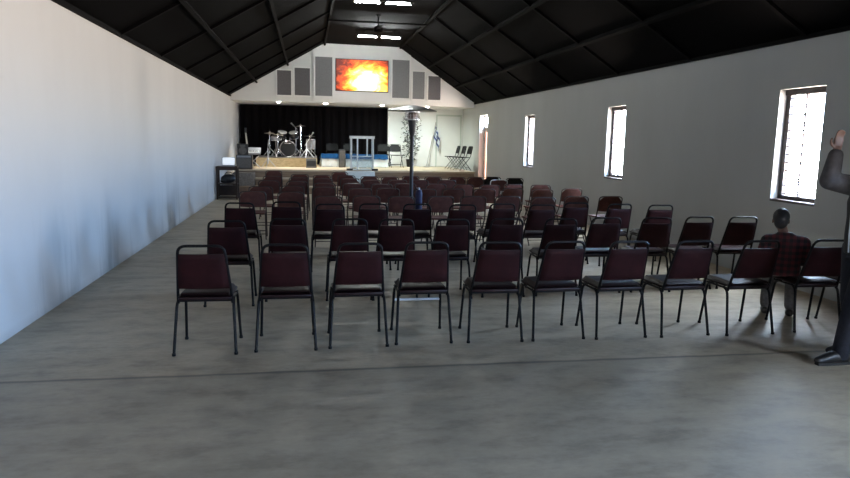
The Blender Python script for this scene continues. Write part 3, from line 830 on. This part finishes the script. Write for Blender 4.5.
MB().prism([(x,0,z) for x, z in body], (0,.045,0)).xf(tilt).build('body', M['drum_shell'], gt, False)
MB().box((-.024,-.012,.36), (.024,.012,1.02)).xf(tilt).build('neck', mat('maple', (.42,.40,.36), .5, noise=.1), gt, False)
MB().prism([(-.03,-.01,1.02),(.03,-.01,1.02),(.05,-.01,1.18),(-.02,-.01,1.20)], (0,.02,0)).xf(tilt).build('headstock', M['black'], gt, False)
MB().tube([(-.18,-.10,.012),(-.12,0,.10),(.12,0,.10),(.18,-.10,.012)], .010, 6).tube([(0,.18,.012),(0,.04,.16)], .010, 6).build('stand', M['black'], gt)
ap = thing('amplifier', 'black amplifier cabinet at the left end of the stage, under a loudspeaker', 'amplifier', (-1.93,21.75,ZK))
MB().box((-.24,-.20,0), (.24,.20,.43), bev=.015).build('cabinet', M['black'], ap)
MB().box((-.21,-.206,.03), (.21,-.20,.33)).build('grille', M['monitor_grey'], ap, False)
MB().box((-.21,-.206,.35), (.21,-.20,.41)).build('control_panel', M['key_grey'], ap, False)
sp = thing('loudspeaker', 'black loudspeaker sitting on the amplifier beside the left wall', 'loudspeaker', (-1.97,21.75,ZK+.431))
MB().prism([(-.17,-.15,0),(.17,-.15,0),(.12,.15,0),(-.12,.15,0)], (0,0,.34)).build('cabinet', M['black'], sp, False)
MB().lathe([(.02,0),(.11,.012),(.12,.02)], (0,-.15,.13), 18, axis=(0,-1,0)).build('woofer', M['monitor_grey'], sp)
MB().box((-.08,-.156,.25), (.08,-.15,.31)).build('horn', M['monitor_grey'], sp, False)
# dark side table by the left wall
stb = thing('side_table', 'dark wooden shelf table standing against the left wall', 'table', (-2.14,18.95,0))
MB().box((-.28,-.22,.855), (.28,.22,.89), bev=.005).build('table_top', M['darkwood'], stb, False)
for sx in (-1, 1):
    for sy in (-1, 1): MB().box((sx*.255-.022,sy*.195-.022,0), (sx*.255+.022,sy*.195+.022,.855)).build('leg', M['darkwood'], stb, False)
MB().box((-.26,-.20,.40), (.26,.20,.43)).build('shelf', M['darkwood'], stb, False)
MB().box((-.235,-.21,.79), (.235,-.19,.855)).build('apron', M['darkwood'], stb, False)
MB().box((-.235,.18,.08), (.235,.195,.36)).box((-.235,-.2,.04), (.235,.2,.07)).build('lower_panel', M['darkwood'], stb, False)
lap = thing('laptop', 'open laptop with a glowing white screen on the dark side table', 'laptop', (-2.12,18.95,.891))
MB().box((-.17,-.12,0), (.17,.11,.018), bev=.004).build('base', M['key_grey'], lap, False)
Rl = Matrix.Translation((0,.11,.02)) @ Matrix.Rotation(-.25,4,'X')
MB().box((-.17,0,0), (.17,.012,.22), bev=.003).xf(Rl).build('lid', M['black'], lap, False)
MB().box((-.16,-.002,.01), (.16,0,.21)).xf(Rl).build('display', M['paper'], lap, False)
bg = thing('bag', 'black slouched bag lying on the shelf of the dark side table', 'bag', (-2.12,18.93,.431))
b = MB().sphere((0,0,.12), (.20,.14,.12), 16).sphere((.06,0,.16), (.13,.12,.09), 14).sphere((-.1,.0,.06), (.12,.15,.06), 14)
organic(b, 'body', M['black'], bg, .015, 3)
MB().tube(bez_round([(-.10,0,.20),(-.06,-.02,.30),(.08,-.02,.30),(.12,0,.22)], .06, 4), .010, 6).build('handle', M['black'], bg)

# ------------------------------------------------------------------ patio heater and gas cylinder
ph = thing('patio_heater', 'tall black mushroom patio heater standing among the chairs', 'heater', (1.78,11.55,0))
MB().lathe([(.24,0),(.25,.012),(.25,.03),(.10,.06),(.04,.08)], seg=28).build('base', M['black'], ph)
MB().tube([(0,0,.06),(0,0,1.80)], .032, 14).build('pole', M['black'], ph)
MB().lathe([(.030,1.76),(.045,1.80),(.072,2.00),(.075,2.03),(.05,2.04)], seg=20).build('burner_body', M['black'], ph)
MB().lathe([(.115,2.03),(.125,2.035),(.125,2.05),(.06,2.055)], seg=20).lathe([(.09,2.16),(.125,2.165),(.125,2.18),(.05,2.185)], seg=20).build('burner_ring', M['steel'], ph)
b = MB()
for k in range(16):
    a = 2*PI*k/16; b.tube([(.118*math.cos(a),.118*math.sin(a),2.045),(.118*math.cos(a),.118*math.sin(a),2.17)], .004, 5)
for zz in (2.08,2.105,2.13): b.tube([(.12*math.cos(k*2*PI/20),.12*math.sin(k*2*PI/20),zz) for k in range(20)], .0035, 5, True)
b.build('burner_cage', M['steel'], ph)
MB().lathe([(.055,2.05),(.085,2.07),(.085,2.14),(.05,2.165)], seg=18).build('emitter_screen', mat('warm_steel', (.20,.14,.125), .45, .6, noise=.3, scale=30), ph)
MB().tube([(0,0,2.12),(0,0,2.20)], .012, 8).build('hat_post', M['steel'], ph)
MB().lathe([(.42,2.185),(.425,2.19),(.36,2.215),(.22,2.25),(.10,2.275),(.02,2.285)], seg=40).lathe([(.418,2.184),(.34,2.205),(.20,2.236),(.05,2.255)], seg=40).build('reflector_hat', mat('dull_aluminium', (.22,.22,.225), .38, .8, noise=.12, scale=6), ph)
gc = thing('gas_cylinder', 'slim blue gas cylinder standing beside the heater pole', 'cylinder', (1.97,11.86,0))
MB().lathe([(.055,0),(.065,.02),(.065,.74),(.055,.79),(.025,.82)], seg=22).build('body', M['gas'], gc)
MB().lathe([(.02,.81),(.02,.85),(.012,.86)], seg=10).tube([(0,0,.84),(-.045,0,.85)], .008, 6).build('valve', M['steel'], gc)
MB().tube([(.045*math.cos(k*2*PI/14),.045*math.sin(k*2*PI/14),.80) for k in range(14)], .008, 6, True).build('collar', M['gas'], gc)

# ------------------------------------------------------------------ slender plant and flag on the stage
pl = thing('potted_tree', 'slender potted tree with sparse leaves against the white stage wall', 'plant', (3.76,24.8,ZK))
MB().lathe([(.10,0),(.12,.02),(.145,.26),(.155,.28),(.13,.28),(.12,.25)], seg=20).build('pot', M['black'], pl)
rnd = random.Random(3)
b = MB()
stems = []
for k in range(5):
    a = rnd.uniform(0, 2*PI); pts = []
    for i in range(9):
        t_ = i/8; pts.append((math.cos(a)*.15*math.sin(t_*2.4)+rnd.uniform(-.025,.025), math.sin(a)*.10*math.sin(t_*2.4)+rnd.uniform(-.025,.025), .24+t_*1.72))
    stems.append(pts); b.tube(pts, .009, 5, r2=.004)
b.build('stem', M['bark'], pl)
b = MB()
for pts in stems:
    for i in range(120):
        t_ = rnd.uniform(.12, 1)*7.99; k = int(t_); f = t_-k
        p = Vector(pts[k])*(1-f)+Vector(pts[k+1])*f
        d = Vector((rnd.uniform(-1,1),rnd.uniform(-1,1),rnd.uniform(-.5,.6))).normalized()
        q = p+d*rnd.uniform(.04,.26); n = d.cross(Vector((rnd.uniform(-1,1),rnd.uniform(-1,1),1))).normalized()
        Lf = rnd.uniform(.07,.12); wf = Lf*.25; up = d.cross(n)*.012
        b.add([q, q+d*Lf*.5+n*wf+up, q+d*Lf, q+d*Lf*.5-n*wf+up], [(0,1,2,3)])
b.build('foliage', M['leaf'], pl)
fl = thing('flag', 'white and blue flag hanging from a slanted pole against the stage wall', 'flag', (4.42,24.95,ZK))
MB().tube([(0,0,.02),(.33,.12,1.62)], .018, 8).sphere((.334,.121,1.64), .022, 10).build('pole', mat('flag_pole', (.34,.32,.29), .4, noise=.1), fl)
MB().lathe([(.12,0),(.12,.02),(.03,.05),(.02,.08)], seg=18).build('base', M['steel'], fl)
def flagpt(u, v):
    # cloth hanging from the slanted pole: u along the pole (down), v away from it, gathered in folds
    z = 1.56-u*.42-.50*v-.10*v*u
    return (.325-.085*u+.30*v*(.55+.25*u)+.012*math.sin(v*15+u*3), .11-.03*u-.045*math.sin(v*16+u*2)-.03, z)
b = MB()
NU, NV = 24, 30
b.sheet(flagpt, NU, NV, .003)
fo = b.build('cloth', [M['flagwhite'], M['flagblue']], fl)
for p in fo.data.polygons:
    idx = p.index % (NU*NV) if p.index < 2*NU*NV else None
    if idx is not None:
        u = (idx//NV+.5)/NU
        if .08 < u < .30 or .70 < u < .92: p.material_index = 1
b = MB()
for flip in (0, 1):
    tri = []
    for k in range(3):
        a = PI/2+k*2*PI/3+flip*PI
        u = .5-.18*math.sin(a); v = .5+.14*math.cos(a)
        p = Vector(flagpt(u, v)); tri.append(p+Vector((0,-.012,0)))
    b.tube(tri, .014, 5, True)
b.build('star', M['flagblue'], fl)

# ------------------------------------------------------------------ people
def hand(b, wrist, dirv, palm_n, side, scale=1., curl=.3):
    """palm with four unequal bent fingers and a thumb leaving its side"""
    d = Vector(dirv).normalized(); n = (Vector(palm_n)-d*d.dot(Vector(palm_n))).normalized(); w = d.cross(n)*side
    wv = Vector(wrist); s = scale
    for k in (-1.3, -.45, .45, 1.3):
        b.caps([wv+w*.012*k*s, wv+d*.085*s+w*.021*k*s], [.016*s,.0135*s], 8)
    for k, ln in ((-1.3,.060),(-.45,.072),(.45,.078),(1.3,.070)):
        p0 = wv+d*.088*s+w*.021*k*s
        d1 = (d+n*curl).normalized(); d2 = (d+n*curl*2.6).normalized(); d3 = (d+n*curl*4.5).normalized()
        p1 = p0+d1*ln*.46*s; p2 = p1+d2*ln*.32*s; p3 = p2+d3*ln*.24*s
        b.caps([p0,p1,p2,p3], [.0098*s,.0090*s,.0082*s,.0068*s], 8)
    t0 = wv+d*.02*s+w*.03*s
    t1 = t0+(d*.5+w*.8+n*.25).normalized()*.038*s; t2 = t1+(d*.8+w*.45+n*.4).normalized()*.030*s; t3 = t2+(d+w*.1+n*.5).normalized()*.022*s
    b.caps([t0,t1,t2,t3], [.015*s,.0125*s,.0105*s,.008*s], 8)
def head(b, c, s=1.):
    """skull, jaw, nose, ears, brows; face towards +y; c is the head centre (eye level)"""
    c = Vector(c)
    b.sphere(c+Vector((0,-.012,.028))*s, (.076*s,.094*s,.092*s), 18)
    b.sphere(c+Vector((0,.022,-.045))*s, (.058*s,.066*s,.070*s), 16)
    b.sphere(c+Vector((0,.048,-.090))*s, (.032*s,.030*s,.026*s), 12)
    b.caps([c+Vector((0,.088,.005))*s, c+Vector((0,.104,-.034))*s], [.009*s,.015*s], 10)
    for q in (-1, 1):
        b.sphere(c+Vector((q*.012,.094,-.037))*s, .010*s, 8)
        b.sphere(c+Vector((q*.079,-.004,-.012))*s, (.011*s,.020*s,.034*s), 10)
        b.caps([c+Vector((q*.012,.083,.020))*s, c+Vector((q*.046,.070,.018))*s], [.010*s,.009*s], 8)
        b.sphere(c+Vector((q*.040,.060,-.030))*s, (.022*s,.020*s,.020*s), 10)
    b.caps([c+Vector((-.022,.078,-.066))*s, c+Vector((0,.087,-.064))*s, c+Vector((.022,.078,-.066))*s], [.007*s,.009*s,.007*s], 8)
def face_bits(parent, c, s=1.):
    c = Vector(c)
    for q in (-1, 1):
        MB().sphere(c+Vector((q*.030,.076,.0))*s, (.013*s,.009*s,.008*s), 10).build('eye', M['eye'], parent)
        MB().sphere(c+Vector((q*.030,.0835,.0))*s, .0045*s, 8).build('pupil', M['black'], parent)
    MB().caps([c+Vector((-.020,.086,-.066))*s, c+Vector((0,.094,-.065))*s, c+Vector((.020,.086,-.066))*s], [.003*s,.005*s,.003*s], 8).build('mouth', M['lip'], parent)
def hair(parent, c, s, m, low=-.02):
    c = Vector(c)
    b = MB()
    b.sphere(c+Vector((0,-.020,.036))*s, (.083*s,.098*s,.095*s), 20)
    b.sphere(c+Vector((0,-.058,-.020))*s, (.070*s,.052*s,.070*s), 16)
    b.v = [(x, min(y, c.y+(.066+.25*max(0, z-c.z-.05*s)/s*.4)*s) if z > c.z+.045*s else min(y, c.y-.012*s), z) for x, y, z in b.v]
    return organic(b, 'hair', m, parent, .010*s, 3)

# standing adult at the right edge, one hand raised; facing the left wall
pa = thing('person', 'standing person in charcoal shirt and black vest raising one hand', 'person', (4.39,4.60,0), PI/2)
b = MB()
hc = (0,.035,1.615)
head(b, hc)
b.caps([(0,-.02,1.44),(0,.0,1.54)], [.062,.056], 14)
b.loft([((0,0,.92),.145,.105),((0,.0,1.02),.15,.11),((0,.0,1.15),.145,.105),((0,0,1.30),.165,.115),((0,-.005,1.40),.165,.10),((0,-.01,1.455),.08,.07)])
for q in (-1, 1):
    st_ = .235 if q < 0 else -.06
    b.caps([(q*.09,0,.93),(q*.10,.02+st_*.5,.50),(q*.10,-.015+st_,.09)], [.09,.058,.042], 14)
    b.caps([(q*.10,-.03+st_,.04),(q*.105,.06+st_,.04),(q*.11,.16+st_,.03)], [.035,.036,.028], 12)
# raised near arm and hanging far arm
SH, EL, WR = (.185,.01,1.40), (.195,.225,1.44), (.195,.185,1.69)
b.caps([SH, EL, WR], [.055,.043,.030], 12)
hand(b, WR, (0,-.06,1), (-1,.15,0), -1, 1.0, .22)
SR, ER, W2 = (-.185,-.01,1.40), (-.225,-.03,1.12), (-.22,.05,.87)
b.caps([SR,ER,W2], [.052,.042,.030], 12)
hand(b, W2, (.05,.30,-.92), (1,0,0), 1, 1.0, .35)
organic(b, 'body', M['skin'], pa, .007, 4)
face_bits(pa, hc); hair(pa, hc, 1., M['hair'])
b = MB()
b.loft([((0,0,.90),.160,.120),((0,.0,1.02),.166,.128),((0,.0,1.15),.162,.126),((0,0,1.30),.180,.132),((0,-.005,1.40),.178,.115),((0,-.01,1.445),.10,.085)])
b.caps([SH, EL, (.195,.192,1.645)], [.085,.075,.056], 14)
b.caps([SR, ER, (-.22,.04,.905)], [.070,.058,.046], 14)
b.caps([(.12,0,1.41),SH], [.08,.085], 12); b.caps([(-.12,0,1.41),SR], [.075,.070], 12)
organic(b, 'shirt', M['shirt'], pa, .010, 4)
b = MB()
b.loft([((0,0,.86),.172,.135),((0,.0,1.02),.176,.140),((0,.0,1.15),.172,.138),((0,0,1.28),.186,.143),((0,-.005,1.37),.150,.132),((0,-.01,1.43),.115,.105)])
organic(b, 'vest', M['vest'], pa, .012, 4)
MB().tube([(.03,.135,1.36),(.02,.150,1.20),(.015,.150,1.02),(.01,.145,.88)], .006, 6).build('zip', M['alu'], pa)
b = MB()
b.loft([((0,0,.84),.160,.120),((0,0,.96),.158,.118)])
for q in (-1, 1): b.caps([(q*.085,0,.90),(q*.10,.02+(.235 if q < 0 else -.06)*.5,.50),(q*.10,-.015+(.235 if q < 0 else -.06),.075)], [.108,.080,.062], 14)
organic(b, 'jeans', M['jeans'], pa, .011, 4)
for q in (-1, 1):
    sh = MB().caps([(q*.10,-.055,.055),(q*.103,.05,.060),(q*.108,.115,.046),(q*.112,.185,.036)], [.048,.050,.044,.032], 12)
    sh.v = [(x, y+(.235 if q < 0 else -.06), max(z, .018)) for x, y, z in sh.v]
    so = organic(sh, 'shoe', M['shoe'], pa, .009, 3)
    MB().prism([(q*.10-.040,-.085,0),(q*.10+.040,-.085,0),(q*.105+.040,.10,0),(q*.112+.022,.195,0),(q*.112-.022,.195,0),(q*.105-.040,.10,0)], (0,0,.022)).xf(Matrix.Translation((0,.235 if q < 0 else -.06,0))).build('sole', M['sole'], so, False)

# boy in a plaid shirt sitting on the front of the last but one chair
bo = thing('person', 'seated child in a red and black plaid shirt seen from behind', 'person', (4.54,5.70,0), -.62)
ZH = .505
hc = (-.055,.0,1.005)
b = MB(); head(b, hc, .86)
b.caps([(-.015,-.015,.86),(-.045,-.005,.95)], [.045,.044], 12)
b.loft([((0,-.0,.47),.125,.10),((0,0,.56),.12,.095),((0,-.005,.70),.125,.09),((0,-.01,.82),.125,.08),((0,-.01,.875),.06,.055)])
for q in (-1, 1):
    b.caps([(q*.075,.02,.535),(q*.10,.27,.515),(q*.11,.29,.10)], [.072,.052,.034], 12)
    b.caps([(q*.11,.27,.045),(q*.115,.40,.04)], [.032,.028], 10)
SL, EL2, WL = (-.155,-.01,.80), (-.205,.04,.61), (-.17,.10,.485)
SR2, ER2, WR2 = (.155,-.01,.80), (.195,.06,.62), (.13,.22,.57)
b.caps([SL,EL2,WL], [.042,.033,.023], 10); hand(b, WL, (-.1,.75,-.3), (0,-.2,-1), 1, .72, .15)
b.caps([SR2,ER2,WR2], [.042,.033,.023], 10); hand(b, WR2, (-.35,.85,-.15), (0,-.2,-1), -1, .72, .3)
organic(b, 'body', M['skin2'], bo, .007, 4)
face_bits(bo, hc, .86); hair(bo, hc, .90, M['hair'])
b = MB()
b.loft([((0,0,.475),.150,.118),((0,0,.58),.146,.112),((0,-.005,.70),.150,.108),((0,-.01,.81),.150,.098),((-.005,-.01,.875),.085,.072),((-.01,-.01,.895),.058,.055)])
b.caps([(-.10,-.01,.805),SL,EL2,(-.174,.09,.51)], [.066,.062,.050,.038], 12)
b.caps([(.10,-.01,.805),SR2,ER2,(.139,.20,.576)], [.066,.062,.050,.038], 12)
organic(b, 'plaid_shirt', M['plaid'], bo, .009, 4)
b = MB()
b.caps([(-.06,.0,.535),(.06,.0,.535)], [.086,.086], 12)
for q in (-1, 1): b.caps([(q*.075,.02,.540),(q*.10,.27,.518),(q*.11,.29,.115)], [.085,.066,.052], 12)
organic(b, 'trousers', M['trousers'], bo, .009, 4)
for q in (-1, 1):
    sh = MB().caps([(q*.11,.255,.05),(q*.113,.33,.052),(q*.118,.42,.036)], [.040,.042,.031], 12)
    sh.v = [(x, y, max(z, .003)) for x, y, z in sh.v]
    organic(sh, 'shoe', M['shoe'], bo, .008, 3)

# ------------------------------------------------------------------ light
w = bpy.data.worlds.new('sky'); sc.world = w; w.use_nodes = True
wt = w.node_tree; bgd = wt.nodes['Background']
wtc = wt.nodes.new('ShaderNodeTexCoord'); wx = wt.nodes.new('ShaderNodeSeparateXYZ'); wr = wt.nodes.new('ShaderNodeValToRGB')
wm = wt.nodes.new('ShaderNodeMath'); wm.operation = 'MULTIPLY_ADD'; wm.inputs[1].default_value = .5; wm.inputs[2].default_value = .5
wt.links.new(wtc.outputs['Generated'], wx.inputs[0]); wt.links.new(wx.outputs['Z'], wm.inputs[0]); wt.links.new(wm.outputs[0], wr.inputs['Fac'])
e_ = wr.color_ramp.elements
e_[0].position = .455; e_[0].color = (1.0,.82,.70,1)          # bright dusty ground outside
e_[1].position = .55; e_[1].color = (.30,.56,1.0,1)          # clear sky
k_ = e_.new(.5); k_.color = (.92,.95,1.0,1)
k_ = e_.new(.78); k_.color = (.68,.78,.95,1)
wt.links.new(wr.outputs['Color'], bgd.inputs['Color']); bgd.inputs['Strength'].default_value = 100.0
def portal(y0, y1, z0, z1):
    L_ = bpy.data.lights.new('sky_portal', 'AREA'); L_.shape = 'RECTANGLE'; L_.size = z1-z0; L_.size_y = y1-y0
    L_.cycles.is_portal = True
    o = bpy.data.objects.new('sky_portal', L_); COL.objects.link(o)
    o.location = (XR+WT+.01, (y0+y1)/2, (z0+z1)/2); o.rotation_euler = (0, PI/2, 0)
for q in OPEN: portal(*q)
def spot(name, loc, power, col, size=1.9, blend=.8, rad=.05, rot=(0,0,0)):
    L_ = bpy.data.lights.new(name, 'SPOT'); L_.energy = power; L_.color = col; L_.spot_size = size; L_.spot_blend = blend; L_.shadow_soft_size = rad
    o = bpy.data.objects.new(name, L_); COL.objects.link(o); o.location = loc; o.rotation_euler = rot
for dx, lb in dls: spot('downlight_lamp', (dx, gy(dx)+.22, ZS-.07), 300 if dx < 2 else 250, (1,.97,.88) if dx < 2 else (.88,1,.90), size=1.9 if dx < 2 else 2.9, blend=.8 if dx < 2 else 1, rot=(0 if dx < 2 else .25, 0, 0))

# ------------------------------------------------------------------ camera
cam = bpy.data.cameras.new('camera'); co = bpy.data.objects.new('camera', cam); COL.objects.link(co)
cam.sensor_fit = 'HORIZONTAL'; cam.sensor_width = 36; cam.lens = 36*670.06/850; cam.clip_start = .05; cam.clip_end = 200
yaw, pitch, roll = .175138443, .146680531, .0201898851
f = Vector((math.sin(yaw)*math.cos(pitch), math.cos(yaw)*math.cos(pitch), -math.sin(pitch)))
r0 = Vector((math.cos(yaw), -math.sin(yaw), 0)); u0 = r0.cross(f)
rr = r0*math.cos(roll)+u0*math.sin(roll); uu = -r0*math.sin(roll)+u0*math.cos(roll)
mw = Matrix((( rr.x,uu.x,-f.x,0),(rr.y,uu.y,-f.y,0),(rr.z,uu.z,-f.z,1.70),(0,0,0,1)))
co.matrix_world = mw
sc.camera = co
sc.view_settings.view_transform = 'Standard'; sc.view_settings.look = 'None'
sc.view_settings.exposure = 0.0; sc.view_settings.gamma = 1; sc.view_settings.use_curve_mapping = False
sc.cycles.max_bounces = 12; sc.cycles.diffuse_bounces = 8; sc.cycles.transparent_max_bounces = 16
sc.cycles.sample_clamp_indirect = 6
